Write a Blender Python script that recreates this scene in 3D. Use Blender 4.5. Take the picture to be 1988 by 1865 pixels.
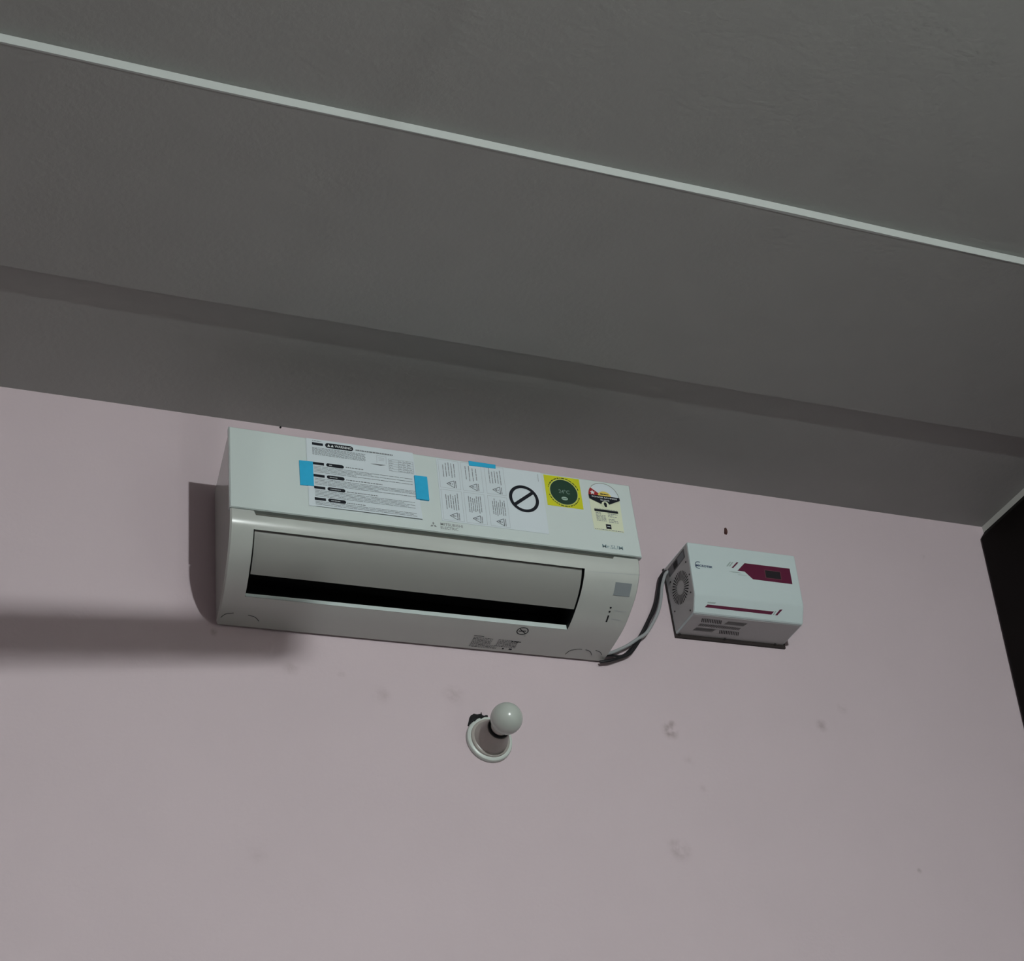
import bpy, bmesh, math, random
from mathutils import Vector, Matrix

random.seed(7)
for o in list(bpy.data.objects):
    bpy.data.objects.remove(o)
scene = bpy.context.scene
COL = scene.collection

# ------------------------------------------------------------------ camera
CAM = Vector((-0.64614, -2.63526, 1.5))
PITCH, YAW, ROLL = (math.radians(a) for a in (-34.2, -26.2, -7.6))
F_PX = 3200.0


def cam_axes():
    a, b, c = PITCH, YAW, ROLL
    Rx = Matrix(((1, 0, 0), (0, math.cos(a), -math.sin(a)), (0, math.sin(a), math.cos(a))))
    Ry = Matrix(((math.cos(b), 0, math.sin(b)), (0, 1, 0), (-math.sin(b), 0, math.cos(b))))
    Rz = Matrix(((math.cos(c), -math.sin(c), 0), (math.sin(c), math.cos(c), 0), (0, 0, 1)))
    M = Rz @ Rx @ Ry                                   # (right, down, into wall) -> camera (right, down, forward)
    return [Vector((M[r][0], M[r][2], -M[r][1])) for r in range(3)]


RIGHT, DOWN, FWD = cam_axes()
cam_data = bpy.data.cameras.new('camera')
cam_data.sensor_fit = 'HORIZONTAL'
cam_data.sensor_width = 36.0
cam_data.lens = 36.0 * F_PX / 1988.0
cam_data.clip_start = 0.01
cam = bpy.data.objects.new('camera', cam_data)
COL.objects.link(cam)
mw = Matrix.Identity(4)
for r in range(3):
    mw[r][0] = RIGHT[r]
    mw[r][1] = -DOWN[r]
    mw[r][2] = -FWD[r]
    mw[r][3] = CAM[r]
cam.matrix_world = mw
scene.camera = cam

# ------------------------------------------------------------------ world, exposure
world = bpy.data.worlds.new('world')
scene.world = world
world.use_nodes = True
world.node_tree.nodes['Background'].inputs[0].default_value = (0.05, 0.05, 0.055, 1)
world.node_tree.nodes['Background'].inputs[1].default_value = 0.2
scene.view_settings.view_transform = 'Standard'
scene.view_settings.look = 'None'
scene.view_settings.gamma = 1.0
scene.view_settings.use_curve_mapping = False
scene.view_settings.exposure = 0.0
scene.cycles.max_bounces = 6
scene.cycles.diffuse_bounces = 4
scene.cycles.glossy_bounces = 3

# the lit bulb on the opposite wall (built further down) lights the whole room
LAMP = Vector((0.50, -4.08, 3.19))
LAMP_R = 0.035
LAMP_STRENGTH = 10200.0
LAMP_COLOUR = (0.93, 1.0, 0.985)

# ------------------------------------------------------------------ materials
MATS = {}


def mat(name, col, rough=0.5, spec=0.5, bump=0.0, bump_scale=200.0, vary=0.0, vary_scale=6.0, coat=0.0,
        emit=None, emit_strength=0.0, metallic=0.0, subsurface=0.0):
    if name in MATS:
        return MATS[name]
    m = bpy.data.materials.new(name)
    m.use_nodes = True
    nt = m.node_tree
    b = nt.nodes['Principled BSDF']
    b.inputs['Base Color'].default_value = (*col, 1)
    b.inputs['Roughness'].default_value = rough
    b.inputs['Specular IOR Level'].default_value = spec
    b.inputs['Metallic'].default_value = metallic
    b.inputs['Coat Weight'].default_value = coat
    if subsurface:
        b.inputs['Subsurface Weight'].default_value = subsurface
        b.inputs['Subsurface Radius'].default_value = (0.01, 0.01, 0.01)
    if emit:
        b.inputs['Emission Color'].default_value = (*emit, 1)
        b.inputs['Emission Strength'].default_value = emit_strength
    geo = nt.nodes.new('ShaderNodeNewGeometry')
    if vary:
        n = nt.nodes.new('ShaderNodeTexNoise')
        n.inputs['Scale'].default_value = vary_scale
        n.inputs['Detail'].default_value = 5
        nt.links.new(geo.outputs['Position'], n.inputs['Vector'])
        mr = nt.nodes.new('ShaderNodeMapRange')
        mr.inputs['To Min'].default_value = 1 - vary
        mr.inputs['To Max'].default_value = 1 + vary
        nt.links.new(n.outputs['Fac'], mr.inputs['Value'])
        mul = nt.nodes.new('ShaderNodeVectorMath')
        mul.operation = 'SCALE'
        mul.inputs[0].default_value = col
        nt.links.new(mr.outputs['Result'], mul.inputs['Scale'])
        nt.links.new(mul.outputs['Vector'], b.inputs['Base Color'])
    if bump:
        n2 = nt.nodes.new('ShaderNodeTexNoise')
        n2.inputs['Scale'].default_value = bump_scale
        n2.inputs['Detail'].default_value = 4
        nt.links.new(geo.outputs['Position'], n2.inputs['Vector'])
        bp = nt.nodes.new('ShaderNodeBump')
        bp.inputs['Strength'].default_value = bump
        bp.inputs['Distance'].default_value = 0.002
        nt.links.new(n2.outputs['Fac'], bp.inputs['Height'])
        nt.links.new(bp.outputs['Normal'], b.inputs['Normal'])
    MATS[name] = m
    return m


PINK = (0.645, 0.540, 0.575)
STAINS = [  # centre x, z, radius, strength
    (0.930, 2.923, 0.026, 1.0), (0.936, 2.938, 0.012, 1.0), (1.298, 2.964, 0.020, 0.50), (0.903, 2.666, 0.034, 0.40),
    (0.890, 2.680, 0.018, 0.25), (1.4526, 2.648, 0.008, 0.8), (1.361, 3.010, 0.018, 0.28), (0.464, 2.962, 0.032, 0.30),
    (0.317, 2.948, 0.028, 0.22), (0.142, 2.986, 0.026, 0.26), (-0.001, 3.051, 0.012, 0.55), (0.96, 2.86, 0.02, 0.16),
    (0.24, 2.985, 0.012, 0.3), (1.70, 3.44, 0.010, 0.3), (0.07, 2.62, 0.03, 0.10), (0.98, 2.80, 0.012, 0.2)]


def wall_paint(name, col, stains):
    m = mat(name, col, rough=0.75, spec=0.2, bump=0.25, bump_scale=120, vary=0.035, vary_scale=5.0)
    nt = m.node_tree
    b = nt.nodes['Principled BSDF']
    cur = b.inputs['Base Color'].links[0].from_socket
    geo = next(n for n in nt.nodes if n.bl_idname == 'ShaderNodeNewGeometry')
    nz = nt.nodes.new('ShaderNodeTexNoise')
    nz.inputs['Scale'].default_value = 48
    nz.inputs['Detail'].default_value = 4
    nt.links.new(geo.outputs['Position'], nz.inputs['Vector'])
    total = None
    for (sx, sz, r, k) in stains:
        d = nt.nodes.new('ShaderNodeVectorMath')
        d.operation = 'DISTANCE'
        d.inputs[1].default_value = (sx, 0, sz)
        nt.links.new(geo.outputs['Position'], d.inputs[0])
        mr = nt.nodes.new('ShaderNodeMapRange')
        mr.interpolation_type = 'SMOOTHSTEP'
        mr.inputs['From Min'].default_value = 0
        mr.inputs['From Max'].default_value = r
        mr.inputs['To Min'].default_value = k
        mr.inputs['To Max'].default_value = 0
        nt.links.new(d.outputs['Value'], mr.inputs['Value'])
        if total is None:
            total = mr.outputs['Result']
        else:
            mx = nt.nodes.new('ShaderNodeMath')
            mx.operation = 'MAXIMUM'
            nt.links.new(total, mx.inputs[0])
            nt.links.new(mr.outputs['Result'], mx.inputs[1])
            total = mx.outputs[0]
    th = nt.nodes.new('ShaderNodeMapRange')
    th.inputs['From Min'].default_value = 0.36
    th.inputs['From Max'].default_value = 0.72
    nt.links.new(nz.outputs['Fac'], th.inputs['Value'])
    mu = nt.nodes.new('ShaderNodeMath')
    mu.operation = 'MULTIPLY'
    nt.links.new(total, mu.inputs[0])
    nt.links.new(th.outputs['Result'], mu.inputs[1])
    mix = nt.nodes.new('ShaderNodeMix')
    mix.data_type = 'RGBA'
    nt.links.new(mu.outputs[0], mix.inputs['Factor'])
    nt.links.new(cur, mix.inputs['A'])
    mix.inputs['B'].default_value = (0.16, 0.105, 0.09, 1)
    nt.links.new(mix.outputs['Result'], b.inputs['Base Color'])
    return m


M_WALL = wall_paint('pink_wall_paint', PINK, STAINS)
M_WALL2 = mat('dull_brown_paint', (0.055, 0.045, 0.042), rough=0.8, spec=0.15, bump=0.2, bump_scale=120, vary=0.03)
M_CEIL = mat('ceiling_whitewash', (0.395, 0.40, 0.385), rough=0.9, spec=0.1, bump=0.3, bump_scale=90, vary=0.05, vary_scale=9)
M_FLOOR = mat('floor_tile_grey', (0.026, 0.016, 0.014), rough=0.45, vary=0.1, vary_scale=3)
M_PALE = mat('pale_wall_paint', (0.56, 0.575, 0.54), rough=0.8, spec=0.15, vary=0.04)
M_DARK = mat('dark_brown_laminate', (0.005, 0.0035, 0.003), rough=0.6, spec=0.1, vary=0.25, vary_scale=14)
M_AC = mat('white_plastic', (0.52, 0.545, 0.515), rough=0.17, spec=0.65, vary=0.015, vary_scale=30)
M_PANEL = mat('cool_white_plastic', (0.64, 0.715, 0.70), rough=0.3, spec=0.4)
M_VANE = mat('vane_plastic', (0.31, 0.315, 0.295), rough=0.4, spec=0.35)
M_LINER = mat('grey_green_liner', (0.10, 0.10, 0.085), rough=0.7)
M_BLACK = mat('black_plastic', (0.006, 0.007, 0.009), rough=0.6, spec=0.3)
M_INK = mat('black_ink', (0.010, 0.012, 0.018), rough=0.6, spec=0.2)
M_GREYINK = mat('grey_ink', (0.23, 0.25, 0.265), rough=0.7, spec=0.2)
M_LIGHTINK = mat('pale_grey_ink', (0.42, 0.45, 0.47), rough=0.7, spec=0.2)
M_PAPER = mat('white_paper', (0.67, 0.74, 0.78), rough=0.7, spec=0.2)
M_WHITEINK = mat('white_ink', (0.78, 0.82, 0.83), rough=0.7, spec=0.2)
M_TAPE = mat('blue_masking_tape', (0.025, 0.43, 0.72), rough=0.6, spec=0.3, vary=0.08, vary_scale=60)
M_LOGO = mat('silver_grey_logo', (0.26, 0.28, 0.28), rough=0.4, spec=0.4)
M_SLIM = mat('teal_grey_logo', (0.25, 0.35, 0.38), rough=0.4, spec=0.4)
M_RECV = mat('smoky_receiver', (0.27, 0.30, 0.315), rough=0.25, spec=0.5)
M_YELLOW = mat('lime_yellow_vinyl', (0.66, 0.66, 0.016), rough=0.4)
M_GREEN = mat('dark_green_vinyl', (0.016, 0.052, 0.030), rough=0.4)
M_DIGIT = mat('grey_green_print', (0.20, 0.30, 0.25), rough=0.5)
M_EMBLEM = mat('pale_green_print', (0.36, 0.50, 0.42), rough=0.5)
M_CREAM = mat('cream_label', (0.74, 0.78, 0.58), rough=0.5)
M_RED = mat('red_label', (0.36, 0.012, 0.016), rough=0.5)
M_AMBER = mat('amber_label', (0.80, 0.60, 0.12), rough=0.5)
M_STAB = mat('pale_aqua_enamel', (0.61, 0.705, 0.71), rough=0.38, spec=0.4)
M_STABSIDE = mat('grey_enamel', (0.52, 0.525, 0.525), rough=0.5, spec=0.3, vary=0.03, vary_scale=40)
M_MAROON = mat('maroon_vinyl', (0.115, 0.010, 0.040), rough=0.35)
M_MAROON2 = mat('maroon_vinyl_frame', (0.16, 0.06, 0.075), rough=0.4)
M_SCREEN = mat('dark_display_glass', (0.025, 0.022, 0.026), rough=0.2)
M_NAVY = mat('navy_print', (0.012, 0.04, 0.11), rough=0.5)
M_TEALINK = mat('pale_teal_print', (0.35, 0.44, 0.42), rough=0.5)
M_SMOKE = mat('smoky_cover', (0.075, 0.080, 0.085), rough=0.3)
M_VENT = mat('vent_dark', (0.012, 0.012, 0.013), rough=0.8)
M_VENTG = mat('vent_grey', (0.14, 0.14, 0.135), rough=0.8)
M_SCREW = mat('screw_dark', (0.06, 0.055, 0.055), rough=0.5, metallic=0.4)
M_PLATE = mat('dark_back_plate', (0.022, 0.014, 0.013), rough=0.7)
M_CORDB = mat('black_cord', (0.008, 0.008, 0.010), rough=0.45)
M_CORDG = mat('grey_cord', (0.36, 0.375, 0.385), rough=0.45)
M_ROSE = mat('white_bakelite', (0.62, 0.67, 0.63), rough=0.3, spec=0.5)
M_HOLDER = mat('dusty_grey_holder', (0.42, 0.39, 0.36), rough=0.3, spec=0.5, vary=0.12, vary_scale=50)
M_OPAL = mat('opal_glass', (0.50, 0.54, 0.50), rough=0.22, spec=0.6)
M_NECK = mat('bulb_neck', (0.62, 0.60, 0.55), rough=0.4)
M_NAIL = mat('rust_brown_plug', (0.07, 0.022, 0.016), rough=0.7)
M_CHAR = mat('charred_black', (0.010, 0.010, 0.011), rough=0.85)
M_STEEL = mat('dull_steel', (0.30, 0.30, 0.30), rough=0.4, metallic=0.6)
M_GLOW = mat('lit_bulb_glass', (0.8, 0.8, 0.8), emit=LAMP_COLOUR, emit_strength=LAMP_STRENGTH)

# ------------------------------------------------------------------ helpers


def link(name, me, m, parent=None, smooth=None):
    if m is not None:
        me.materials.append(m)
    if smooth is not None:
        for p in me.polygons:
            p.use_smooth = True
        me.set_sharp_from_angle(angle=math.radians(smooth))
    o = bpy.data.objects.new(name, me)
    COL.objects.link(o)
    if parent is not None:
        o.parent = parent
        w = parent.get('origin')
        if w is not None:
            o.matrix_parent_inverse = Matrix.Translation(Vector(w)).inverted()
    return o


def mesh(name, v, f, m, parent=None, smooth=None, fix=True):
    me = bpy.data.meshes.new(name)
    me.from_pydata([tuple(p) for p in v], [], f)
    me.update()
    if fix:
        bm = bmesh.new()
        bm.from_mesh(me)
        bmesh.ops.remove_doubles(bm, verts=bm.verts, dist=1e-6)
        bmesh.ops.recalc_face_normals(bm, faces=bm.faces)
        bm.to_mesh(me)
        bm.free()
    return link(name, me, m, parent, smooth)


ORIGINS = {}


def thing(name, label, cat, loc, group=None):
    o = bpy.data.objects.new(name, None)
    o.empty_display_size = 0.05
    o.location = loc
    COL.objects.link(o)
    o['label'] = label
    o['category'] = cat
    if group:
        o['group'] = group
    ORIGINS[o.name] = Vector(loc)
    return o


def adopt(child, parent):
    """parent an already placed mesh (world coordinates) to a thing's empty or to a part"""
    child.parent = parent
    if parent.name in ORIGINS:
        child.matrix_parent_inverse = Matrix.Translation(ORIGINS[parent.name]).inverted()
    return child


def part(name, v, f, m, parent, smooth=None, fix=True, label=None):
    o = mesh(name, v, f, m, None, smooth, fix)
    adopt(o, parent)
    if label:
        o['label'] = label
    return o


def tag(o, label, cat, group=None):
    o['label'] = label
    o['category'] = cat
    if group:
        o['group'] = group
    return o


def struct(o):
    o['kind'] = 'structure'
    return o


def box(x0, x1, y0, y1, z0, z1):
    v = [(x, y, z) for x in (x0, x1) for y in (y0, y1) for z in (z0, z1)]
    f = [(0, 1, 3, 2), (4, 6, 7, 5), (0, 4, 5, 1), (2, 3, 7, 6), (0, 2, 6, 4), (1, 5, 7, 3)]
    return v, f


def bevel_obj(o, w, seg=2, angle=30):
    md = o.modifiers.new('bevel', 'BEVEL')
    md.width = w
    md.segments = seg
    md.limit_method = 'ANGLE'
    md.angle_limit = math.radians(angle)
    return o


def slab(poly, fn, o0, o1):
    """prism over a 2-D polygon laid on a surface: fn(p, q, offset) -> xyz"""
    n = len(poly)
    v = [fn(p, q, o0) for p, q in poly] + [fn(p, q, o1) for p, q in poly]
    f = [tuple(range(n)), tuple(range(2 * n - 1, n - 1, -1))]
    for i in range(n):
        j = (i + 1) % n
        f.append((i, j, n + j, n + i))
    return v, f


def rect(x0, x1, z0, z1):
    return [(x0, z0), (x1, z0), (x1, z1), (x0, z1)]


def circle(cx, cz, rx, rz=None, n=40, a0=0.0, a1=2 * math.pi):
    rz = rx if rz is None else rz
    full = abs(a1 - a0 - 2 * math.pi) < 1e-6
    k = n if full else n + 1
    return [(cx + rx * math.cos(a0 + (a1 - a0) * i / n), cz + rz * math.sin(a0 + (a1 - a0) * i / n)) for i in range(k)]


def pill(x0, x1, z0, z1, n=8):
    r = (z1 - z0) / 2
    zc = (z0 + z1) / 2
    return circle(x1 - r, zc, r, n=n, a0=-math.pi / 2, a1=math.pi / 2) + circle(x0 + r, zc, r, n=n, a0=math.pi / 2, a1=3 * math.pi / 2)


def join(*vf):
    V, Fa = [], []
    for v, f in vf:
        k = len(V)
        V += list(v)
        Fa += [tuple(i + k for i in g) for g in f]
    return V, Fa


def flat(polys, fn, off):
    V, Fa = [], []
    for poly in polys:
        k = len(V)
        V += [fn(p, q, off) for p, q in poly]
        Fa.append(tuple(range(k, k + len(poly))))
    return V, Fa


def ring(cx, cz, r0, r1, fn, off, n=48, a0=0.0, a1=2 * math.pi, kz=1.0):
    V, Fa = [], []
    for i in range(n + 1):
        a = a0 + (a1 - a0) * i / n
        for r in (r0, r1):
            V.append(fn(cx + r * math.cos(a), cz + kz * r * math.sin(a), off))
    for i in range(n):
        Fa.append((2 * i, 2 * i + 1, 2 * i + 3, 2 * i + 2))
    return V, Fa


def line2(p, q, w):
    dx, dz = q[0] - p[0], q[1] - p[1]
    L = math.hypot(dx, dz) or 1
    nx, nz = -dz / L * w / 2, dx / L * w / 2
    return [(p[0] + nx, p[1] + nz), (q[0] + nx, q[1] + nz), (q[0] - nx, q[1] - nz), (p[0] - nx, p[1] - nz)]


def text2(s, width, height, cx, cz, fn, off, shear=0.0, bold=0.012):
    """lettering as a flat mesh fitted to width x height and centred on (cx, cz)"""
    cu = bpy.data.curves.new('lettering', 'FONT')
    cu.body = s
    cu.size = 1.0
    cu.align_x = 'CENTER'
    cu.space_line = 0.8
    cu.resolution_u = 3
    cu.shear = shear
    cu.offset = bold
    o = bpy.data.objects.new('lettering', cu)
    COL.objects.link(o)
    dg = bpy.context.evaluated_depsgraph_get()
    me = bpy.data.meshes.new_from_object(o.evaluated_get(dg))
    vs = [(v.co.x, v.co.y) for v in me.vertices]
    fs = [tuple(p.vertices) for p in me.polygons]
    bpy.data.objects.remove(o)
    bpy.data.curves.remove(cu)
    bpy.data.meshes.remove(me)
    x0, x1 = min(v[0] for v in vs), max(v[0] for v in vs)
    y0, y1 = min(v[1] for v in vs), max(v[1] for v in vs)
    V = [fn(cx + ((x - x0) / (x1 - x0) - .5) * width, cz + ((y - y0) / (y1 - y0) - .5) * height, off) for x, y in vs]
    return V, fs


def tube(pts, r, n=10, caps=True):
    P = [Vector(p) for p in pts]
    # resample with Catmull-Rom
    Q = []
    for i in range(len(P) - 1):
        a, b, c, d = P[max(i - 1, 0)], P[i], P[i + 1], P[min(i + 2, len(P) - 1)]
        for k in range(5):
            t = k / 5
            Q.append(.5 * (2 * b + (c - a) * t + (2 * a - 5 * b + 4 * c - d) * t * t + (3 * b - a - 3 * c + d) * t ** 3))
    Q.append(P[-1])
    V, Fa = [], []
    up = Vector((0, 1, 0.01))
    for i, q in enumerate(Q):
        d = (Q[min(i + 1, len(Q) - 1)] - Q[max(i - 1, 0)]).normalized()
        if abs(d.dot(up)) > 0.95:
            up = Vector((0, 0, 1))
        s = d.cross(up).normalized()
        t = s.cross(d)
        rr = r(i / (len(Q) - 1)) if callable(r) else r
        for k in range(n):
            a = 2 * math.pi * k / n
            V.append(q + rr * (math.cos(a) * s + math.sin(a) * t))
    for i in range(len(Q) - 1):
        for k in range(n):
            Fa.append((i * n + k, i * n + (k + 1) % n, (i + 1) * n + (k + 1) % n, (i + 1) * n + k))
    if caps:
        Fa.append(tuple(range(n)))
        Fa.append(tuple(range(len(V) - n, len(V))))
    return V, Fa


def lathe_y(prof, c, n=40):
    """revolve (distance from wall, radius) about an axis along -y through c = (x, z)"""
    V, Fa = [], []
    for d, r in prof:
        for k in range(n):
            a = 2 * math.pi * k / n
            V.append((c[0] + r * math.cos(a), -d, c[1] + r * math.sin(a)))
    for i in range(len(prof) - 1):
        for k in range(n):
            Fa.append((i * n + k, i * n + (k + 1) % n, (i + 1) * n + (k + 1) % n, (i + 1) * n + k))
    Fa.append(tuple(range(n)))
    Fa.append(tuple(range(len(V) - n, len(V))))
    return V, Fa


# ------------------------------------------------------------------ the room
XL, XR, YF, ZC = -1.60, 1.906, -4.20, 3.563
struct(mesh('wall_back', *box(XL - .1, XR + .1, 0, .12, 0, ZC + .1), M_WALL))
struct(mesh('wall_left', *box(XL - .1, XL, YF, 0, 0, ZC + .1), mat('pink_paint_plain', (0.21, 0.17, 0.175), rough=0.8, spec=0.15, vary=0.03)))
struct(mesh('wall_right', *box(XR, XR + .1, YF, 0, 0, ZC + .1), M_PALE))
struct(mesh('wall_front', *box(XL - .1, XR + .1, YF - .1, YF, 0, ZC + .1), M_WALL2))
struct(mesh('floor', *box(XL - .1, XR + .1, YF - .1, .12, -.1, 0), M_FLOOR))
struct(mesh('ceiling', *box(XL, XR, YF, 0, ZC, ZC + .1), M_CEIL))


def wavy_band(name, y_near, y_far, z0, z1, wob):
    """a plaster band on the ceiling whose two long edges wander a little"""
    n = 44
    V, Fa = [], []
    rnd = random.Random(3)
    ph = [rnd.uniform(0, 6.28) for _ in range(6)]
    for i in range(n + 1):
        x = XL + (XR - XL) * i / n
        wa = wob * (math.sin(4.3 * x + ph[0]) + .6 * math.sin(9.1 * x + ph[1]))
        wb = wob * (math.sin(5.1 * x + ph[2]) + .6 * math.sin(11 * x + ph[3]))
        for (y, z) in ((y_near + wa, z1), (y_near + wa, z0), (y_far + wb, z0), (y_far + wb, z1)):
            V.append((x, y, z))
    for i in range(n):
        for k in range(4):
            Fa.append((4 * i + k, 4 * i + (k + 1) % 4, 4 * (i + 1) + (k + 1) % 4, 4 * (i + 1) + k))
    Fa += [(0, 1, 2, 3), tuple(range(4 * n, 4 * n + 4))]
    return mesh(name, V, Fa, M_CEIL)


Z_BAND, Z_EDGE = 3.5445, 3.552
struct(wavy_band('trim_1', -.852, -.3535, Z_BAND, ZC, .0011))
struct(wavy_band('trim_3', -.8550, -.8520, Z_BAND - .0004, ZC - .0004, .0011)).data.materials[0] = mat('lit_edge_tone', (0.49, 0.515, 0.50), rough=0.7, spec=0.2)  # paler than the ceiling, painting in the light on the band's near face
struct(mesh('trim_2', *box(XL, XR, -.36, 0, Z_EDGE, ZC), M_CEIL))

# ------------------------------------------------------------------ dark board leaning on the right wall
lean = [(1.886, 3.512), (1.9035, 3.534), (1.9055, 3.530), (1.60, 0.0), (1.551, 0.0)]
v, f = [], []
for y in (-.006, -1.75):
    v += [(x, y, z) for x, z in lean]
n = len(lean)
f = [tuple(range(n)), tuple(range(2 * n - 1, n - 1, -1))] + [(i, (i + 1) % n, n + (i + 1) % n, n + i) for i in range(n)]
board = bevel_obj(mesh('tall_board', v, f, M_DARK), .002)
tag(board, 'tall nearly black brown board against the side wall, touching the pink wall', 'board')

# ------------------------------------------------------------------ air conditioner
AC = thing('air_conditioner', 'white split air conditioner with taped papers, mounted high on the pink wall', 'air conditioner', (0.4, 0.0, 3.066))
CP = [(-.2085, 3.191), (-.2095, 3.180), (-.2080, 3.168), (-.2030, 3.154), (-.1930, 3.138), (-.1740, 3.119),
      (-.1450, 3.1005), (-.1110, 3.0845), (-.0720, 3.0745), (-.0350, 3.0690), (-.0060, 3.0655)]


def catmull(P, n):
    out = []
    for i in range(len(P) - 1):
        q = (P[max(i - 1, 0)], P[i], P[i + 1], P[min(i + 2, len(P) - 1)])
        for k in range(n):
            t = k / n
            out.append(tuple(.5 * (2 * b + (c - a) * t + (2 * a - 5 * b + 4 * c - d) * t * t + (3 * b - a - 3 * c + d) * t ** 3)
                             for a, b, c, d in zip(*q)))
    out.append(P[-1])
    return out


PR = catmull(CP, 12)
SS = [0.0]
for a, b in zip(PR, PR[1:]):
    SS.append(SS[-1] + math.hypot(b[0] - a[0], b[1] - a[1]))


def prof(s):
    s = min(max(s, 0), SS[-1] - 1e-9)
    i = next(k for k in range(len(SS) - 1) if SS[k + 1] > s)
    t = (s - SS[i]) / (SS[i + 1] - SS[i])
    a, b = PR[i], PR[i + 1]
    return a[0] + (b[0] - a[0]) * t, a[1] + (b[1] - a[1]) * t


def prof_n(s):
    a, b = prof(s - .002), prof(s + .002)
    dy, dz = b[0] - a[0], b[1] - a[1]
    L = math.hypot(dy, dz)
    return dz / L, -dy / L                                # outward (towards the room, downwards)


def body_map(x, s, off):
    y, z = prof(s)
    ny, nz = prof_n(s)
    return (x, y + ny * off, z + nz * off)


def acx(u, y):
    return (1 - u) * (.105 * y) + u * (.8 - .015 * y)


U0, U1, S0, S1 = .0530, .8540, .0390, .1765
# housing skin: rows along the profile, columns across
s_rows = sorted(set([0, S0, S1, SS[-1]] + [SS[-1] * i / 56 for i in range(57)]))
s_rows = [s for s in s_rows if not any(abs(s - k) < .0018 and s != k for k in (S0, S1))]
u_cols = [0, .004, .030, .0525, U0, .0575, .20, .40, .60, .80, U1, .9290, .9335, .96, .997, 1.0]


def ledge(u):
    return 3.1898 if u <= U0 + .0001 else (3.1798 if u < .930 else 3.1855)


HV, HF = [], []
Y_FRONT, Y_BACK, Z_TOP = -.1945, -.006, 3.3655
prefix = [(Y_BACK, Z_TOP - .004), (Y_BACK - .004, Z_TOP), (Y_FRONT + .004, Z_TOP), (Y_FRONT, Z_TOP - .004)]
nrow = len(prefix) + 1 + len(s_rows)
for u in u_cols:
    e = ledge(u)
    inset = .0025 if u in (0, 1.0) else 0.0
    loop = prefix + [(Y_FRONT, e)]
    for s in s_rows:
        y, z = prof(s)
        loop.append((y, min(z, e)))
    for y, z in loop:
        zc, yc = 3.21, -.10
        k = 1 - inset / .1
        HV.append((acx(u, y), yc + (y - yc) * k if inset else y, zc + (z - zc) * k if inset else z))
nu = len(u_cols)
i_rows0 = len(prefix) + 1
for c in range(nu - 1):
    for r in range(nrow):
        r2 = (r + 1) % nrow
        if r >= i_rows0 and r2 > r:
            sa, sb = s_rows[r - i_rows0], s_rows[r2 - i_rows0]
            if sa >= S0 - 1e-6 and sb <= S1 + 1e-6 and u_cols[c] >= U0 - 1e-6 and u_cols[c + 1] <= U1 + 1e-6:
                continue
        HF.append((c * nrow + r, c * nrow + r2, (c + 1) * nrow + r2, (c + 1) * nrow + r))
HF.append(tuple(range(nrow)))
HF.append(tuple(range((nu - 1) * nrow, nu * nrow)))
housing = part('housing', HV, HF, M_AC, AC, smooth=28)

# front panel
zt0, zt1, zb = 3.3735, 3.3665, 3.1920
pv, pf = [], []
for (y, ins) in ((-.1950, .0), (-.2070, .0), (-.2095, .0025)):
    xa, xb = .105 * y - .0008, .8 - .055 * y + .0008
    pv += [(xa + ins, y, zb + ins * .6), (xb - ins, y, zb + ins * .6), (xb - ins, y, zt1 - ins), (xa + ins, y, zt0 - ins)]
pf = [(0, 1, 2, 3), (8, 9, 10, 11)]
for k in (0, 4):
    for i in range(4):
        j = (i + 1) % 4
        pf.append((k + i, k + j, k + 4 + j, k + 4 + i))
panel = part('front_panel', pv, pf, M_PANEL, AC, smooth=25)


def panel_map(x, z, off):
    return (x, -.2095 - off, z)


# dark liner seen in the slot under the panel
part('panel_slot', *box(acx(.012, -.195), acx(.992, -.195), -.1975, -.1935, 3.1700, 3.1930), M_LINER, AC, label='dark slot under the front panel')
part('mounting_plate', *box(.03, .78, -.0062, 0, 3.078, 3.352), M_PLATE, AC)

# outlet: black lined recess behind the opening
rv, rf = [], []
loop = [(U0, S0), (U1, S0), (U1, S1), (U0, S1)]
ns = 10
edge = [(U0 + (U1 - U0) * i / ns, S0) for i in range(ns)] + [(U1, S0 + (S1 - S0) * i / ns) for i in range(ns)] + \
       [(U1 - (U1 - U0) * i / ns, S1) for i in range(ns)] + [(U0, S1 - (S1 - S0) * i / ns) for i in range(ns)]
for d in (0.0, .075):
    for u, s in edge:
        y, z = prof(s)
        rv.append((acx(u, y), y + d * .62, z + d * .78))
m_ = len(edge)
rf = [(i, (i + 1) % m_, m_ + (i + 1) % m_, m_ + i) for i in range(m_)] + [tuple(range(m_, 2 * m_))]
part('air_outlet', rv, rf, M_BLACK, AC, label='black open air outlet')

# vane
vv, vf = [], []
nv = 14
us = [.0568, .0595, .25, .45, .65, .8475, .8500]
for u in us:
    for side in (-.0016, -.0056):
        for i in range(nv + 1):
            s = .0300 + (.1258 - .0300) * i / nv
            y, z = prof(s)
            ny, nz = prof_n(s)
            off = side - .0058 * (1 - i / nv) ** 1.6
            vv.append((acx(u, y), y + ny * off, z + nz * off))
k2 = 2 * (nv + 1)
for c in range(len(us) - 1):
    for i in range(nv):
        a = c * k2 + i
        vf.append((a, a + 1, a + k2 + 1, a + k2))
        b = a + nv + 1
        vf.append((b, b + k2, b + k2 + 1, b + 1))
    for i in (0, nv):
        a = c * k2 + i
        vf.append((a, a + k2, a + k2 + nv + 1, a + nv + 1))
for c in (0, len(us) - 1):
    for i in range(nv):
        a = c * k2 + i
        vf.append((a, a + 1, a + nv + 2, a + nv + 1))
part('vane', vv, vf, M_VANE, AC, smooth=30)

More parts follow.
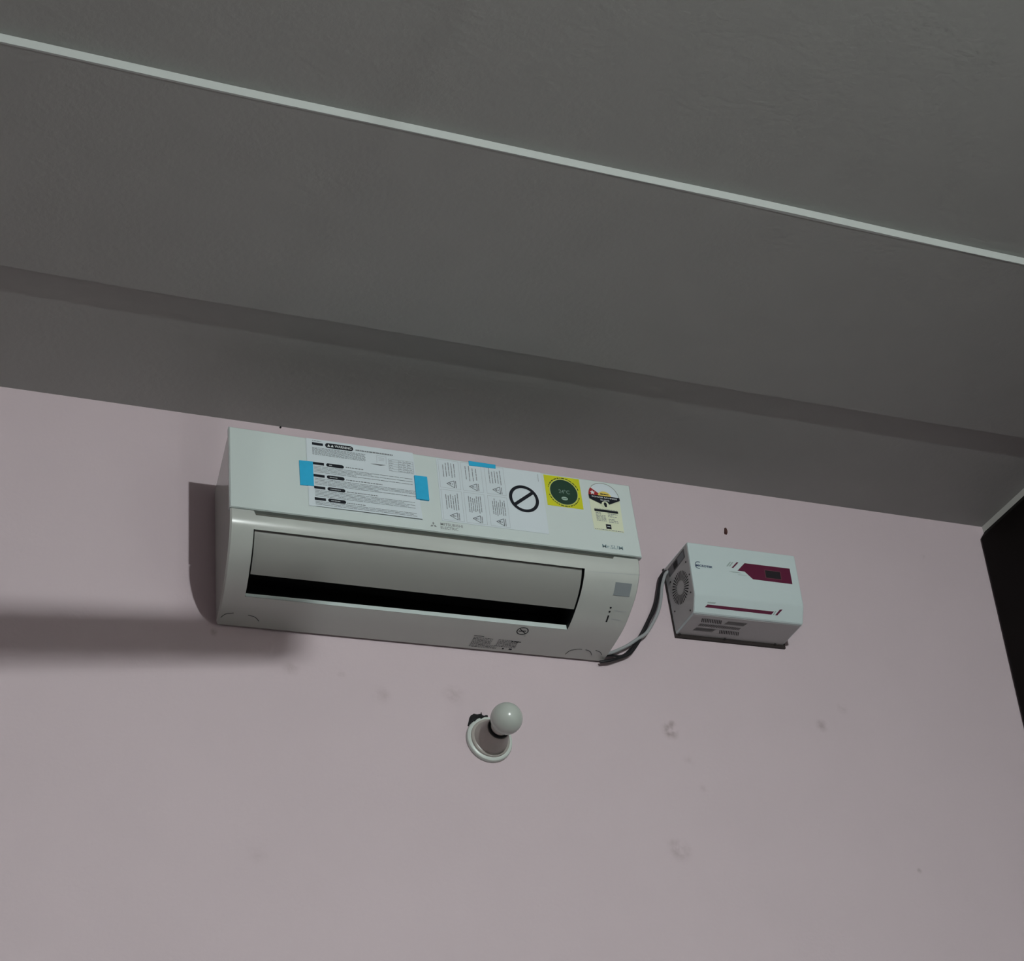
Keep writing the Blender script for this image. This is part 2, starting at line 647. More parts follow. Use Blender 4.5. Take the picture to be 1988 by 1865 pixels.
# outlet lip
yl, zl = prof(S1)
lv = [(acx(U0 + .001, yl), yl - .0005, zl), (acx(U1 - .001, yl), yl - .0005, zl),
      (acx(U1 - .001, yl), yl + .0010, zl + .0112), (acx(U0 + .001, yl), yl + .0010, zl + .0075),
      (acx(U1 - .001, yl), yl + .016, zl + .012), (acx(U0 + .001, yl), yl + .016, zl + .008)]
part('outlet_lip', lv, [(0, 1, 2, 3), (3, 2, 4, 5)], M_PANEL, AC, fix=False)
part('inner_rail', *tube([(acx(.10, -.08), yl + .011, zl + .0125), (acx(.45, -.08), yl + .011, zl + .0135), (acx(.80, -.08), yl + .011, zl + .0145)], .0009, 6), M_GREYINK, AC)

# receiver, lights, switch, seam
part('signal_receiver', *slab(rect(.7520, .7875, .0846, .0580), body_map, -.0005, .0008), M_RECV, AC, label='small square smoky grey signal receiver')
for x, s in ((.7550, .1123), (.7555, .1214)):
    part('indicator_light', *slab(circle(x, s, .0021, n=14), body_map, -.0004, .0006), M_BLACK, AC)
part('switch_slot', *slab([(.7545, .1301), (.7577, .1301), (.7582, .1460), (.7550, .1460)], body_map, -.0004, .0005), M_BLACK, AC)
part('printed_text', *flat([rect(.7645, .7900, .1173, .1184), rect(.7641, .7869, .1376, .1387)], body_map, .0004), M_LIGHTINK, AC, fix=False)
part('housing_seam', *flat([line2((.6905 + .0188 * i, .0438 - .0009 * i), (.6905 + .0188 * (i + 1), .0438 - .0009 * (i + 1)), .0007) for i in range(6)], body_map, .0003), M_LIGHTINK, AC, fix=False)


def arc_part(pts):
    P = []
    for x, s in pts:
        P.append(body_map(x, s, .0001))
    part('knockout_line', *tube(P, .0006, 6), M_INK, AC)


arc_part([(.0039, .2418), (.0100, .2306), (.0239, .2250)])
arc_part([(.0514, .2269), (.0656, .2311), (.0761, .2421)])
arc_part([(.7090, .2511), (.7140, .2381), (.7276, .2310), (.7370, .2300)])
arc_part([(.7450, .2305), (.7572, .2349), (.7654, .2460)])
arc_part([(.7674, .2294), (.7784, .2333), (.7860, .2414)])

# rating text and the no-touch sign on the underside
q = []
rnd = random.Random(11)


def words(x0, x1, z, h, rnd, lo=.0020, hi=.0065, gap=.0012, vertical=False):
    out = []
    x = x0
    while x < x1 - .001:
        w = min(rnd.uniform(lo, hi), x1 - x)
        out.append(rect(x, x + w, z, z + h) if not vertical else rect(z, z + h, x, x + w))
        x += w + gap
    return out


q += [rect(.5004, .5214, .2196, .2214)]
for i in range(8):
    s = .2250 + i * .0041
    q += words(.5015, .5425 if i < 5 else .5585, s, .0015, rnd)
    if i < 6:
        q += words(.5545, .5975, s, .0015, rnd)
q += [rect(.5825, .5860, .2255, .2285), rect(.5885, .6025, .2258, .2282), rect(.5860, .5925, .2500, .2550), rect(.5715, .5755, .2510, .2550)]
part('rating_text', *flat(q, body_map, .0003), M_INK, AC, fix=False)
cx, cs = .5928, .1928
nt_ = ring(cx, cs, .0104, .0124, body_map, .0004, kz=.88)
part('no_touch_sign', *join(nt_, flat([line2((cx - .0085, cs - .0065), (cx + .0085, cs + .0065), .0019), line2((cx - .008, cs + .001), (cx + .007, cs - .001), .0022),
                                       rect(cx + .0065, cx + .0115, .2060, .2068)], body_map, .0004)), M_INK, AC, fix=False, label='small black circle with a slash')

# maker's mark and name on the panel
lg = (.3702, 3.2066)
dia = []
for a in (90, 210, 330):
    a = math.radians(a)
    L, W = .0076, .0037
    d = (math.cos(a), math.sin(a))
    p = (-d[1], d[0])
    dia.append([(lg[0] + d[0] * .0004, lg[1] + d[1] * .0004), (lg[0] + d[0] * L / 2 - p[0] * W / 1.7, lg[1] + d[1] * L / 2 - p[1] * W / 1.7),
                (lg[0] + d[0] * L, lg[1] + d[1] * L), (lg[0] + d[0] * L / 2 + p[0] * W / 1.7, lg[1] + d[1] * L / 2 + p[1] * W / 1.7)])
for dpoly in dia:
    part('logo_diamond', *flat([dpoly], panel_map, .0003), M_LOGO, panel, fix=False)
part('lettering', *text2('MITSUBISHI', .0455, .0062, .4075, 3.2112, panel_map, .0003), M_LOGO, panel, fix=False)
part('lettering', *text2('ELECTRIC', .0360, .0062, .4025, 3.2030, panel_map, .0003), M_LOGO, panel, fix=False)
part('lettering', *text2('Mr.SLIM', .0455, .0085, .7485, 3.2075, panel_map, .0003, bold=.010), M_SLIM, panel, fix=False)

# temperature sticker
st = part('temperature_sticker', *slab(rect(.6185, .6970, 3.2893, 3.3630), panel_map, 0, .0004), M_YELLOW, AC, label='yellow green square sticker with a dark round dial')
part('dial', *flat([circle(.6584, 3.3255, .0300, n=48)], panel_map, .0007), M_GREEN, st, fix=False)
part('dial_ring', *ring(.6584, 3.3255, .0300, .0314, panel_map, .0007), mat('pale_lime', (.55, .62, .25)), st, fix=False)
part('digits', *text2('24°C', .0240, .0095, .6590, 3.3265, panel_map, .0010), M_DIGIT, st, fix=False)
part('emblem', *flat([circle(.6580, 3.3098, .0070, .0042, n=24)], panel_map, .0010), M_EMBLEM, st, fix=False)
part('emblem_line', *flat([rect(.6530, .6630, 3.3090, 3.3104)], panel_map, .0013), M_GREEN, st, fix=False)
q = []
rnd = random.Random(5)
for (d0, d1) in ((15, 165), (195, 345)):
    a = d0
    while a < d1:
        w = rnd.uniform(4, 12)
        a0, a1 = math.radians(a), math.radians(min(a + w, d1))
        q.append([(.6584 + r * math.cos(t), 3.3255 + r * math.sin(t)) for r, t in ((.0330, a0), (.0330, a1), (.0350, a1), (.0350, a0))])
        a += w + 3
part('printed_text', *flat(q, panel_map, .0007), M_GREEN, st, fix=False)

# energy label
cx, cz = .7478, 3.3275
outline = circle(cx, cz, .0345, .0340, n=28, a0=0, a1=math.pi) + [(.7135, 3.3185), (.7142, 3.2450), (.7800, 3.2450), (.7822, 3.3190)]
el = part('energy_label', *slab(outline, panel_map, 0, .0004), M_CREAM, AC, label='cream star rating label with a black banner and red wedge')
part('dial_face', *flat([circle(cx, cz, .0330, .0325, n=28, a0=0, a1=math.pi)], panel_map, .0006), M_PAPER, el, fix=False)
part('dial_rim', *ring(cx, cz, .0333, .0345, panel_map, .0007, n=32, a0=.02, a1=2.45, kz=.985), M_GREYINK, el, fix=False)
rw = [(cx, cz)] + circle(cx, cz, .0343, .0338, n=8, a0=math.radians(148), a1=math.pi) + [(.7136, 3.3230)]
part('red_wedge', *flat([[(cx, cz - .001)] + circle(cx, cz, .0343, .0338, n=8, a0=math.radians(145), a1=math.pi)], panel_map, .0008), M_RED, el, fix=False)
sp = []
for i in range(10):
    r = .0062 if i % 2 == 0 else .0027
    a = math.radians(90 + 36 * i)
    sp.append((.7229 + r * math.cos(a), 3.3348 + r * math.sin(a)))
part('star', *flat([sp], panel_map, .0011), M_WHITEINK, el, fix=False)
part('amber_dome', *flat([circle(.7490, 3.3275, .0150, .0130, n=20, a0=0, a1=math.pi)], panel_map, .0012), M_AMBER, el, fix=False)
part('dome_text', *flat(words(.7400, .7580, 3.3320, .0026, random.Random(2), gap=.0006), panel_map, .0014), M_INK, el, fix=False)
ban = part('banner', *flat([[(.7133, 3.3292), (.7824, 3.3292), (.7828, 3.3225), (.7480, 3.3050), (.7138, 3.3190)]], panel_map, .0013), M_INK, el, fix=False)
part('lettering', *text2('POWER SAVINGS', .0560, .0034, .7480, 3.3246, panel_map, .0016), M_WHITEINK, el, fix=False)
part('lettering', *text2('GUIDE', .0200, .0030, .7480, 3.3183, panel_map, .0016), M_WHITEINK, el, fix=False)
part('round_emblem', *flat([circle(.7476, 3.3075, .0085, n=24)], panel_map, .0016), M_CREAM, el, fix=False)
part('emblem_mark', *flat([[(.7455, 3.3020), (.7500, 3.3020), (.7510, 3.3090), (.7495, 3.3130), (.7455, 3.3130), (.7440, 3.3090)]], panel_map, .0018), M_INK, el, fix=False)
part('heading_bar', *flat([rect(.7210, .7740, 3.2898, 3.2955)], panel_map, .0006), M_INK, el, fix=False)
q = words(.7225, .7725, 3.2962, .0010, rnd)
for i in range(7):
    q += words(.7230, .7230 + (.0115 if i < 2 else .0215), 3.2860 - i * .0031, .0015, rnd)
    if i != 3:
        q += words(.7500, .7500 + rnd.uniform(.012, .022), 3.2860 - i * .0033, .0015, rnd)
q += words(.7155, .7785, 3.2462, .0014, rnd)
part('printed_text', *flat(q, panel_map, .0006), M_GREYINK, el, fix=False)
part('square_mark', *flat([rect(.7415, .7530, 3.2495, 3.2610)], panel_map, .0006), M_INK, el, fix=False)
part('square_mark_text', *flat([rect(.7440, .7505, 3.2545, 3.2562)], panel_map, .0009), M_WHITEINK, el, fix=False)

# ------------------------------------------------------------------ instruction sheet taped to the panel
SH = thing('instruction_sheet', 'white printed instruction sheet with five black headings, taped at both sides', 'paper sheet', (.2375, -.2100, 3.2150))
xa, xb, za, zb_ = .1262, .3490, 3.2152, 3.3702
# the sheet bows out a little at its free bottom corner
pv, pf = [], []
nx, nz = 12, 8


def sheet_map(x, z, off):
    u = (x - xa) / (xb - xa)
    w = (z - za) / (zb_ - za)
    bow = .0030 * max(0, u - .3) * max(0, .55 - w)
    return (x, -.2100 - off - bow, z)


for t in (0, .0004):
    for i in range(nx + 1):
        for j in range(nz + 1):
            u, w = i / nx, j / nz
            xr = xb - .008 * w
            pv.append(sheet_map(xa + (xr - xa) * u, za + (zb_ - za) * w, t))
N = (nx + 1) * (nz + 1)
for i in range(nx):
    for j in range(nz):
        a = i * (nz + 1) + j
        pf.append((a, a + 1, a + nz + 2, a + nz + 1))
        pf.append((N + a, N + a + nz + 1, N + a + nz + 2, N + a + 1))
paper = part('paper', pv, pf, M_PAPER, SH)
SO = .0008
rows = [(3.3590, .0092), (3.3131, .0058), (3.2852, .0058), (3.2581, .0058), (3.2324, .0058)]
for i, (z, h) in enumerate(rows):
    part('heading_bar', *flat([rect(.1376, .1592, z - .0029, z + .0029)], sheet_map, SO), M_INK, SH, fix=False)
    hp = part('heading_pill', *flat([pill(.1634, .2194 if i == 0 else .1983, z - h / 2 - .001, z + h / 2 + .001)], sheet_map, SO), M_INK, SH, fix=False)
    if i == 0:
        part('lettering', *text2('WARNING', .0335, .0056, .1990, z, sheet_map, SO + .0003), M_WHITEINK, hp, fix=False)
        for tx in (.1705, .1775):
            part('warning_triangle', *flat([[(tx - .0028, z - .0026), (tx + .0028, z - .0026), (tx, z + .0030)]], sheet_map, SO + .0003), M_WHITEINK, hp, fix=False)
    else:
        part('pill_text', *flat(words(.1690, .1690 + (.006, .015, .020, .018)[i - 1], z - .0012, .0018, rnd, gap=.0006), sheet_map, SO + .0003), M_LIGHTINK, hp, fix=False)
q = words(.2240, .2992, 3.3558, .0030, rnd, gap=.0008)
part('title_line', *flat(q, sheet_map, SO), M_GREYINK, SH, fix=False)
q = words(.1380, .1560, 3.3652, .0012, rnd)
for i in range(7):
    q += words(.1375, .2430, 3.3495 - i * .0026, .0011, rnd)
for (z0, nrow_, w0) in ((3.3060, 5, .335), (3.2780, 5, .340), (3.2512, 5, .336), (3.2262, 3, .338)):
    for i in range(nrow_):
        x1 = w0 if i % 2 == 0 else rnd.uniform(.22, w0)
        q += words(.1390, x1, z0 - i * .0032, .0010, rnd, lo=.006, hi=.02)
for (z, x0, x1) in ((3.3125, .2020, .2368), (3.2830, .2012, .2730), (3.2555, .2012, .2626), (3.2300, .2005, .2364)):
    q += words(x0, x1, z, .0018, rnd)
part('printed_text', *flat(q, sheet_map, SO), M_GREYINK, SH, fix=False)
q = []
for i in range(6):
    q.append(rect(.2895, .3395, 3.3470 - i * .0056, 3.3474 - i * .0056))
for x in (.2895, .3090, .3190, .3270, .3390):
    q.append(rect(x, x + .0005, 3.3190, 3.3474))
for i in range(5):
    for x0 in (.291, .3105, .3205, .3285):
        q += words(x0, x0 + rnd.uniform(.004, .009), 3.3430 - i * .0056, .0010, rnd)
part('printed_table', *flat(q, sheet_map, SO), M_GREYINK, SH, fix=False)
q = [[(.2520, 3.3300), (.2640, 3.3316), (.2835, 3.3312), (.2720, 3.3280)]]
part('drawing', *flat(q, sheet_map, SO), M_GREYINK, SH, fix=False)
q = [line2((.2660, 3.3515), (.2848, 3.3510), .0005), line2((.2848, 3.3510), (.2840, 3.3340), .0005), line2((.2660, 3.3515), (.2655, 3.3340), .0005)]
q += [rect(.2690, .2810, 3.3465 - i * .003, 3.3471 - i * .003) for i in range(3)]
part('drawing_outline', *flat(q, sheet_map, SO), M_LIGHTINK, SH, fix=False)
part('edge_shade', *flat([line2((.1400, 3.2156), (.3480, 3.2156), .0008)], sheet_map, SO), M_GREYINK, SH, fix=False)  # grey line painted for the shade along the sheet's lower edge
part('tape', *slab([(.1108, 3.3150), (.1373, 3.3160), (.1374, 3.2600), (.1110, 3.2590)], panel_map, .0002, .0018), M_TAPE, SH, label='blue tape strip on the sheet\'s side by the headings')
part('tape', *slab([(.3393, 3.3150), (.3653, 3.3152), (.3655, 3.2606), (.3393, 3.2602)], panel_map, .0002, .0038), M_TAPE, SH, label='blue tape strip on the sheet\'s far side')

# ------------------------------------------------------------------ warning sheet with the six boxes and the big ring
WS = thing('warning_sheet', 'white warning sheet with six boxed triangles and a large black slashed ring', 'paper sheet', (.5000, -.2100, 3.2195))


def ws_map(x, z, off):
    return (x, -.2098 - off, z)


part('paper', *slab(rect(.3890, .6120, 3.2190, 3.3660), ws_map, 0, .0004), M_PAPER, WS)
xs = ((.3923, .4350), (.4395, .4826), (.4895, .5306))
zs = ((3.2970, 3.3640), (3.2220, 3.2927))
for r, (z0, z1) in enumerate(zs):
    for c, (x0, x1) in enumerate(xs):
        t = .0005
        part('box_outline', *flat([rect(x0, x1, z0, z0 + t), rect(x0, x1, z1 - t, z1), rect(x0, x0 + t, z0, z1), rect(x1 - t, x1, z0, z1)], ws_map, .0007), M_LIGHTINK, WS, fix=False)
        tx = (x0 + x1) / 2 + .001
        tz = z0 + .0110
        tri = [(tx - .0085, tz), (tx + .0072, tz + .0082), (tx + .0072, tz - .0082)]
        part('warning_triangle', *flat([line2(tri[i], tri[(i + 1) % 3], .0010) for i in range(3)] + [[(tx - .0050, tz), (tx + .0005, tz + .0014), (tx + .0005, tz - .0014)], rect(tx + .0022, tx + .0040, tz - .0008, tz + .0008)], ws_map, .0007), M_INK, WS, fix=False)
        q = []
        nl = (5, 4, 5, 6, 7, 7)[r * 3 + c]
        for i in range(nl):
            x = x0 + .0085 + i * (.0290 / nl)
            q += words(z0 + .0235 + rnd.uniform(0, .006), z1 - .005 - rnd.uniform(0, .008), x, .0015, rnd, lo=.006, hi=.016, gap=.0010, vertical=True)
        q += words(tz - .0085, tz + .0085, tx + .0098, .0016, rnd, lo=.004, hi=.01, gap=.0006, vertical=True)
        part('printed_text', *flat(q, ws_map, .0007), M_GREYINK, WS, fix=False)
ro = part('slashed_ring', *join(ring(.5679, 3.2958, .0252, .0319, ws_map, .0008),
                                flat([line2((.5468, 3.2798), (.5884, 3.3132), .0070)], ws_map, .0009)), M_INK, WS, fix=False)
part('printed_text', *flat([rect(.6046, .6058, 3.3430, 3.3610)], ws_map, .0007), M_LIGHTINK, WS, fix=False)
part('tape', *slab([(.4580, 3.3695), (.5150, 3.3693), (.5143, 3.3600), (.4576, 3.3588)], panel_map, 0, .0018), M_TAPE, WS, label='short blue tape strip along the top edge')

# ------------------------------------------------------------------ voltage stabilizer
VS = thing('voltage_stabilizer', 'pale aqua metal voltage stabilizer box with maroon display stripe, beside the air conditioner', 'stabilizer', (1.1135, 0.0, 3.142))
SX0, SX1 = .982, 1.245
SP = [(-.005, 3.310), (-.1150, 3.310), (-.1172, 3.3078), (-.1084, 3.1920), (-.1078, 3.1880), (-.1064, 3.1845), (-.0912, 3.1550), (-.0885, 3.1530), (-.005, 3.1500)]
sv, sf = [], []
for (x, k) in ((SX0, .985), (SX0 + .0015, 1.0), (SX1 - .0015, 1.0), (SX1, .985)):
    for y, z in SP:
        sv.append((x, -.055 + (y + .055) * k if k < 1 else y, 3.23 + (z - 3.23) * k if k < 1 else z))
m_ = len(SP)
for c in range(3):
    for i in range(m_):
        j = (i + 1) % m_
        sf.append((c * m_ + i, c * m_ + j, (c + 1) * m_ + j, (c + 1) * m_ + i))
sf += [tuple(range(m_)), tuple(range(3 * m_, 4 * m_))]
part('cabinet', sv, sf, M_STAB, VS, smooth=22)
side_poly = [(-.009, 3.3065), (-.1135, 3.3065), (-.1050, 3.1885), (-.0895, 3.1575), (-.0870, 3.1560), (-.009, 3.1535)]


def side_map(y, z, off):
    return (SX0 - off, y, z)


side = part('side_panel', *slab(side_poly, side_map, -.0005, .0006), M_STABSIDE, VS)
part('bottom_panel', *slab(rect(SX0 + .003, SX1 - .003, .004, .082), lambda x, t, o: (x, -.0885 + t, 3.1530 - .0359 * t - o), -.0005, .0005), M_STABSIDE, VS)
part('back_plate', *box(SX0 - .0015, SX1 + .004, -.0052, 0, 3.1425, 3.3115), M_PLATE, VS, label='dark brown back plate')


def plane_map(y0, z0, y1, z1):
    L = math.hypot(y1 - y0, z1 - z0)
    dy, dz = (y1 - y0) / L, (z1 - z0) / L
    ny, nz = dz, -dy
    return lambda x, t, off: (x, y0 + dy * t + ny * off, z0 + dz * t + nz * off)


up_map = plane_map(-.1173, 3.310, -.1084, 3.1920)
lo_map = plane_map(-.1078, 3.188, -.0905, 3.1535)
bt_map = plane_map(-.0885, 3.1530 - .0006, -.005, 3.1500 - .0006)
mp = part('display_panel', *slab([(1.1151, .0350), (1.2267, .0347), (1.2265, .0722), (1.1296, .0717), (1.1116, .0554), (1.0945, .0554)], up_map, 0, .0006), M_MAROON, VS, label='maroon angular display panel')
part('display_frame', *flat([rect(1.1612, 1.2012, .0453, .0655)], up_map, .0009), M_MAROON2, mp, fix=False)
part('screen', *flat([rect(1.1628, 1.1998, .0466, .0642)], up_map, .0012), M_SCREEN, mp, fix=False)
part('maroon_stripe', *slab([(1.0962, .0349), (1.1004, .0352), (1.0851, .0502), (1.0812, .0498)], up_map, 0, .0005), M_MAROON, VS)
for poly in ([(1.0790, .0360), (1.0826, .0360), (1.0720, .0482), (1.0684, .0482)], [(1.0848, .0358), (1.0884, .0358), (1.0780, .0474), (1.0744, .0474)],
             [(1.0723, .0588), (1.0940, .0588), (1.1040, .0606), (1.0830, .0612)], [(1.0940, .0648), (1.1150, .0640), (1.1150, .0646), (1.0947, .0657)]):
    part('pale_stripe', *flat([poly], up_map, .0003), M_TEALINK, VS, fix=False)
part('swoosh', *join(ring(1.0010, .0535, .0072, .0086, up_map, .0004, n=24, a0=math.radians(75), a1=math.radians(265)), flat([[(1.0003, .0449), (1.0005, .0463), (1.0055, .0470), (1.0060, .0455)], ], up_map, .0004)), M_NAVY, VS, fix=False)
flip = lambda x, t, o: up_map(x, .1089 - t, o)
part('lettering', *text2('MICROTEK', .0405, .0050, 1.0145, .1089 - .0545, flip, .0004, shear=.15, bold=.035), M_NAVY, VS, fix=False)
part('maroon_stripe', *slab([(1.0129, .0195), (1.1727, .0187), (1.1665, .0257), (1.0068, .0257)], lo_map, 0, .0005), M_MAROON, VS, label='long thin maroon stripe below the fold')
part('maroon_stripe', *slab([(1.1867, .0130), (1.1935, .0122), (1.1808, .0260), (1.1758, .0258)], lo_map, 0, .0005), M_MAROON, VS)
part('pale_stripe', *flat([[(1.1760, .0170), (1.1785, .0168), (1.1730, .0258), (1.1700, .0258)]], lo_map, .0003), M_TEALINK, VS, fix=False)
part('pale_stripe', *flat([[(1.0130, .0140), (1.0330, .0135), (1.0300, .0165), (1.0120, .0170)]], lo_map, .0003), M_TEALINK, VS, fix=False)
# vents under the box, one slot each
for i in range(12):
    x = 1.0090 + i * .0041
    part('vent_slot', *flat([[(x, .0148), (x + .0019, .0148), (x + .0075, .0284), (x + .0056, .0284)]], bt_map, .0007), M_VENT, VS, fix=False)
    x = 1.0695 + i * .0041
    part('vent_slot', *flat([[(x, .0505), (x + .0019, .0505), (x + .0075, .0636), (x + .0056, .0636)]], bt_map, .0007), M_VENT, VS, fix=False)
for i in range(26):
    x = 1.0160 + i * .0038
    part('vent_slot', *flat([[(x, .0343), (x + .0016, .0343), (x + .0006, .0440), (x - .0010, .0440)]], bt_map, .0007), M_VENT, VS, fix=False)
for i in range(16):
    x = 1.0730 + i * .0029
    part('vent_slot', *flat([[(x, .0158), (x + .0017, .0158), (x - .0025, .0280), (x - .0042, .0280)]], bt_map, .0007), M_VENTG, VS, fix=False)
    x = 1.0150 + i * .0029
    part('vent_slot', *flat([[(x, .0502), (x + .0017, .0502), (x - .0030, .0620), (x - .0047, .0620)]], bt_map, .0007), M_VENTG, VS, fix=False)
# round fan grille on the side, one slot each
fc = (-.0590, 3.2315)
for i in range(32):
    a = 2 * math.pi * i / 32
    d = (math.cos(a), math.sin(a))
    p = (-d[1], d[0])
    quad = []
    for r, w in ((.0155, .0006), (.0362, .0016), (.0362, -.0016), (.0155, -.0006)):
        quad.append((fc[0] + d[0] * r + p[0] * w, fc[1] + d[1] * r + p[1] * w))
    part('grille_slot', *flat([quad], side_map, .0009), M_VENT, side, fix=False)
tw = part('terminal_cover', *slab([(-.0215, 3.2985), (-.1000, 3.3035), (-.0994, 3.2827), (-.0250, 3.2775)], side_map, .0004, .0011), M_SMOKE, VS, label='smoky dark terminal window')
part('terminal_block', *flat([[(-.0480, 3.2965), (-.0660, 3.2975), (-.0660, 3.2830), (-.0480, 3.2815)]], side_map, .0013), M_VENT, tw, fix=False)
part('terminal_block', *flat([[(-.0690, 3.2978), (-.0950, 3.2995), (-.0950, 3.2850), (-.0690, 3.2832)]], side_map, .0013), M_GREYINK, tw, fix=False)
for y, z in ((-.1030, 3.2374), (-.0942, 3.1988), (-.0985, 3.2707), (-.0193, 3.1962), (-.0795, 3.1640), (-.0247, 3.2661)):
    part('screw', *slab(circle(y, z, .0020, n=10), side_map, .0004, .0016), M_SCREW, VS)
for x in (.989, 1.098, 1.222):
    part('screw', *slab(circle(x, .0800, .0022, n=10), bt_map, .0002, .0030), M_SCREW, VS)

# ------------------------------------------------------------------ cords between the two boxes
kb = [(.7880, -.012, 3.0600), (.8096, -.014, 3.0638), (.8293, -.012, 3.0718), (.8580, -.012, 3.0855), (.8776, -.012, 3.1066), (.8972, -.012, 3.1348),
      (.9181, -.012, 3.1691), (.9354, -.012, 3.1978), (.9476, -.012, 3.2277), (.9569, -.012, 3.2561), (.9657, -.012, 3.2819), (.9760, -.013, 3.2965), (.9830, -.016, 3.2985)]
c1 = mesh('power_cord', *tube(kb, .0033), M_CORDB, smooth=60)
tag(c1, 'black cord hanging lowest from the air conditioner corner to the stabilizer', 'cord', 'cords to the stabilizer')
kb2 = [(.7950, -.012, 3.0720), (.8063, -.013, 3.0762), (.8225, -.010, 3.0792), (.8383, -.009, 3.0795), (.8558, -.007, 3.0900), (.8765, -.005, 3.1130), (.8990, -.005, 3.1420),
       (.9215, -.005, 3.1775), (.9400, -.005, 3.2100), (.9540, -.006, 3.2420), (.9660, -.007, 3.2720), (.9790, -.012, 3.2900), (.9830, -.016, 3.2925)]
c2 = mesh('power_cord', *tube(kb2, .0028), M_CORDB, smooth=60)
tag(c2, 'second black cord looping between the lowest black cord and the grey one', 'cord', 'cords to the stabilizer')
kg = [(.7960, -.018, 3.0770), (.8123, -.016, 3.0809), (.8324, -.013, 3.0910), (.8572, -.013, 3.1045), (.8829, -.014, 3.1222), (.9032, -.018, 3.1360), (.9248, -.018, 3.1650),
      (.9422, -.017, 3.1940), (.9544, -.016, 3.2250), (.9626, -.015, 3.2555), (.9742, -.018, 3.2860), (.9830, -.021, 3.2950)]
c3 = mesh('power_cord', *tube(kg, .0037), M_CORDG, smooth=60)
tag(c3, 'grey cord running above the black ones to the stabilizer', 'cord', 'cords to the stabilizer')

# ------------------------------------------------------------------ bulb holder and bulb
LC = (.5280, 2.8705)
BH = thing('bulb_holder', 'white and grey batten bulb holder with a round base on the pink wall', 'bulb holder', (LC[0], 0, LC[1]))
part('base_plate', *lathe_y([(0, .0465), (.004, .0470), (.0075, .0455), (.0090, .0430), (.0092, .0400)], LC), M_ROSE, BH, smooth=35)
part('holder_body', *lathe_y([(.0085, .0400), (.0120, .0390), (.0135, .0365), (.0140, .0345), (.0250, .0310), (.0400, .0262), (.0500, .0238), (.0520, .0225)], LC), M_HOLDER, BH, smooth=35)
part('collar', *lathe_y([(.0500, .0205), (.0515, .0215), (.0555, .0215), (.0565, .0190)], LC), M_BLACK, BH, smooth=35)
LB = thing('light_bulb', 'small round opal light bulb, unlit, held in the wall holder', 'light bulb', (LC[0], -.0560, LC[1]))
part('bulb_cap', *lathe_y([(.0545, .0150), (.0560, .0172), (.0625, .0180), (.0680, .0190), (.0700, .0185)], LC), M_NECK, LB, smooth=40)
R = .0305
cy = .0925
gl = [(cy - R * math.cos(math.radians(a)), R * math.sin(math.radians(a))) for a in range(36, 180, 6)] + [(cy + R, .0004)]
part('globe', *lathe_y(gl, LC), M_OPAL, LB, smooth=60)

# ragged black patch behind the holder
pts = [(.4870, 2.8980), (.4905, 2.9080), (.4925, 2.9150), (.4960, 2.9205), (.5030, 2.9250), (.5085, 2.9238), (.5130, 2.9245), (.5178, 2.9243), (.5186, 2.9300), (.5200, 2.9240),
       (.5245, 2.9215), (.5290, 2.9210), (.5306, 2.9245), (.5318, 2.9235), (.5318, 2.9180), (.5200, 2.9080), (.5050, 2.9050), (.4930, 2.8950)]
cxp, czp = .5100, 2.9130
v = [(x, -.0005, z) for x, z in pts]
rr = random.Random(4)
v += [(cxp + (x - cxp) * .72, -.0045 - rr.uniform(0, .004), czp + (z - czp) * .72) for x, z in pts]
v += [(cxp + (x - cxp) * .35, -.0035 - rr.uniform(0, .007), czp + (z - czp) * .35) for x, z in pts]
v.append((cxp, -.006, czp))
n = len(pts)
f = []
for k in (0, n):
    for i in range(n):
        j = (i + 1) % n
        f.append((k + i, k + j, k + n + j, k + n + i))
f += [(2 * n + i, 2 * n + (i + 1) % n, 3 * n) for i in range(n)]
f.append(tuple(range(n)))
tag(mesh('black_scrap', v, f, M_CHAR), 'ragged black scrap sticking out from behind the bulb holder base', 'scrap')

# brown plug above the stabilizer, black speck under the ceiling
pv = []
pl = [(-.0035, -.007), (.0020, -.008), (.0034, -.002), (.0026, .004), (.0010, .0095), (-.0005, .0100), (-.0020, .004), (-.0038, -.003)]
v = [(1.1630 + x, 0, 3.4350 + z) for x, z in pl] + [(1.1630 + x * .7, -.006, 3.4350 + z * .75) for x, z in pl]
n = len(pl)
f = [tuple(range(n)), tuple(range(2 * n - 1, n - 1, -1))] + [(i, (i + 1) % n, n + (i + 1) % n, n + i) for i in range(n)]
tag(mesh('wall_plug', v, f, M_NAIL), 'small dark brown wall plug above the stabilizer', 'wall plug')
v, f = lathe_y([(0, .0022), (.0025, .0020), (.0035, .0008)], (.1396, 3.5495), 8)
tag(mesh('black_speck', v, f, M_CHAR), 'tiny black speck where the pink wall meets the ceiling', 'speck')

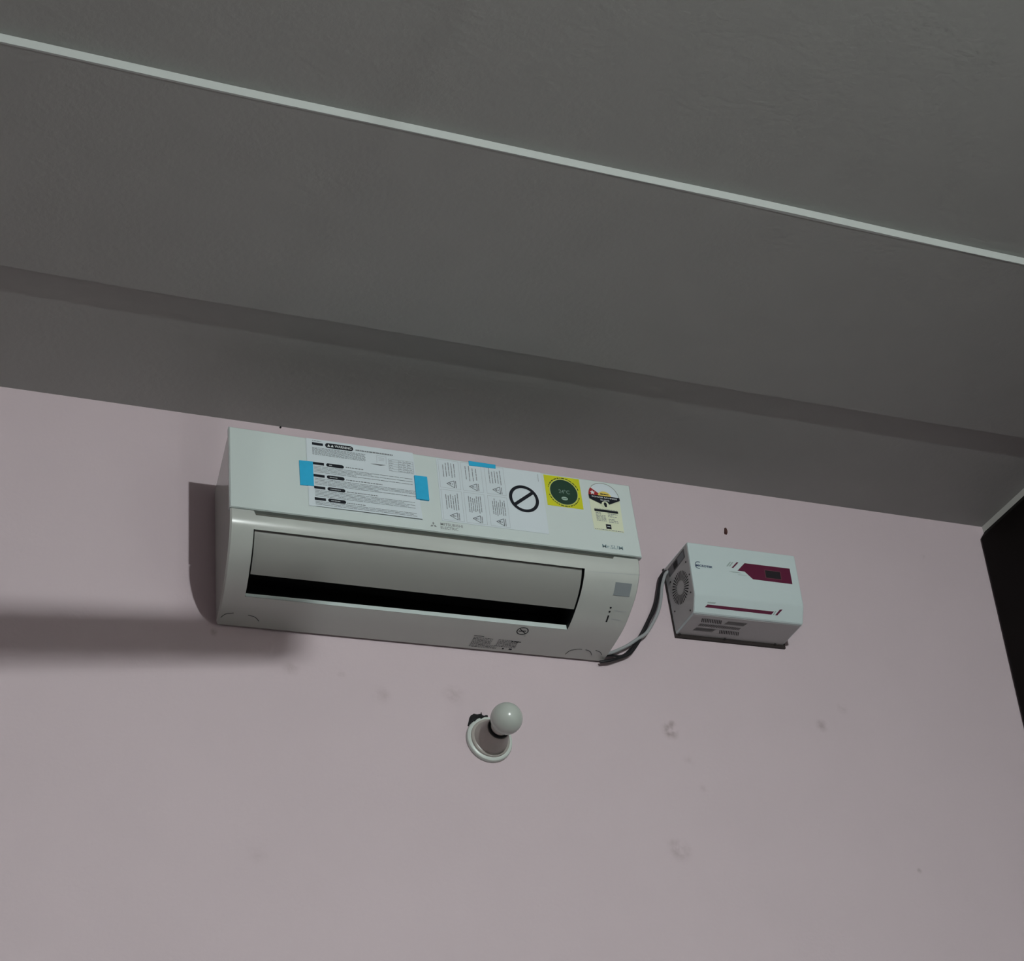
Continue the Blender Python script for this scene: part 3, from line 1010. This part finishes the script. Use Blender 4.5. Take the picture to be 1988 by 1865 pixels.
# ------------------------------------------------------------------ behind the camera: the lit bulb and a rod added to cast a shadow
WL = thing('wall_lamp', 'lit bulb hanging from a bracket on the wall opposite the air conditioner', 'lamp', (LAMP.x, YF, LAMP.z))
def lathe_z(prof_, c, n=24):
    V, Fa = [], []
    for z, r in prof_:
        for k in range(n):
            a = 2 * math.pi * k / n
            V.append((c[0] + r * math.cos(a), c[1] + r * math.sin(a), z))
    for i in range(len(prof_) - 1):
        for k in range(n):
            Fa.append((i * n + k, i * n + (k + 1) % n, (i + 1) * n + (k + 1) % n, (i + 1) * n + k))
    Fa += [tuple(range(n)), tuple(range(len(V) - n, len(V)))]
    return V, Fa


LXY = (LAMP.x, LAMP.y)
part('wall_plate', *[*lathe_y([(-YF, .040), (-YF - .010, .040), (-YF - .014, .030)], (LAMP.x, LAMP.z + .105))], M_ROSE, WL, smooth=35)
part('arm', *tube([(LAMP.x, YF + .010, LAMP.z + .105), (LAMP.x, YF + .06, LAMP.z + .112), (LAMP.x, LAMP.y - .01, LAMP.z + .108), (LAMP.x, LAMP.y, LAMP.z + .092)], .009, 12), M_ROSE, WL, smooth=50)
part('socket', *lathe_z([(LAMP.z + .100, .016), (LAMP.z + .096, .019), (LAMP.z + .060, .019), (LAMP.z + .058, .016)], LXY), M_ROSE, WL, smooth=35)
part('bulb_base', *lathe_z([(LAMP.z + .062, .013), (LAMP.z + .045, .014), (LAMP.z + .002, LAMP_R), (LAMP.z + .0005, LAMP_R)], LXY), M_ROSE, WL, smooth=35)
dome = [(LAMP.z - LAMP_R * math.sin(math.radians(a)), LAMP_R * math.cos(math.radians(a))) for a in range(0, 90, 10)] + [(LAMP.z - LAMP_R, .0004)]
part('lit_dome', *lathe_z(dome, LXY, 24), M_GLOW, WL)

HR = thing('shadow_rod', 'unseen steel rod on two cords, added near the lamp to shade the pink wall', 'rod', (.07, -2.69, 3.168))  # added out of view to throw the soft band beside the air conditioner
L_ = Vector((LAMP.x, LAMP.y, LAMP.z))
P2 = L_ + .45 * (Vector((.13, 0, 3.034)) - L_)
P1 = L_ + .35 * (Vector((-.60, 0, 2.962)) - L_)
dr = (P1 - P2).normalized()
P3 = P2 + dr * 1.15
part('rod', *tube([P2, P2 + dr * .4, P2 + dr * .8, P3], .0215, 14), M_STEEL, HR, smooth=40)
for k in (.12, .98):
    b = P2 + dr * k
    part('cord', *tube([b + Vector((0, 0, .017)), b + Vector((0, 0, .2)), Vector((b.x, b.y, ZC))], .0018, 6), M_CORDG, HR)
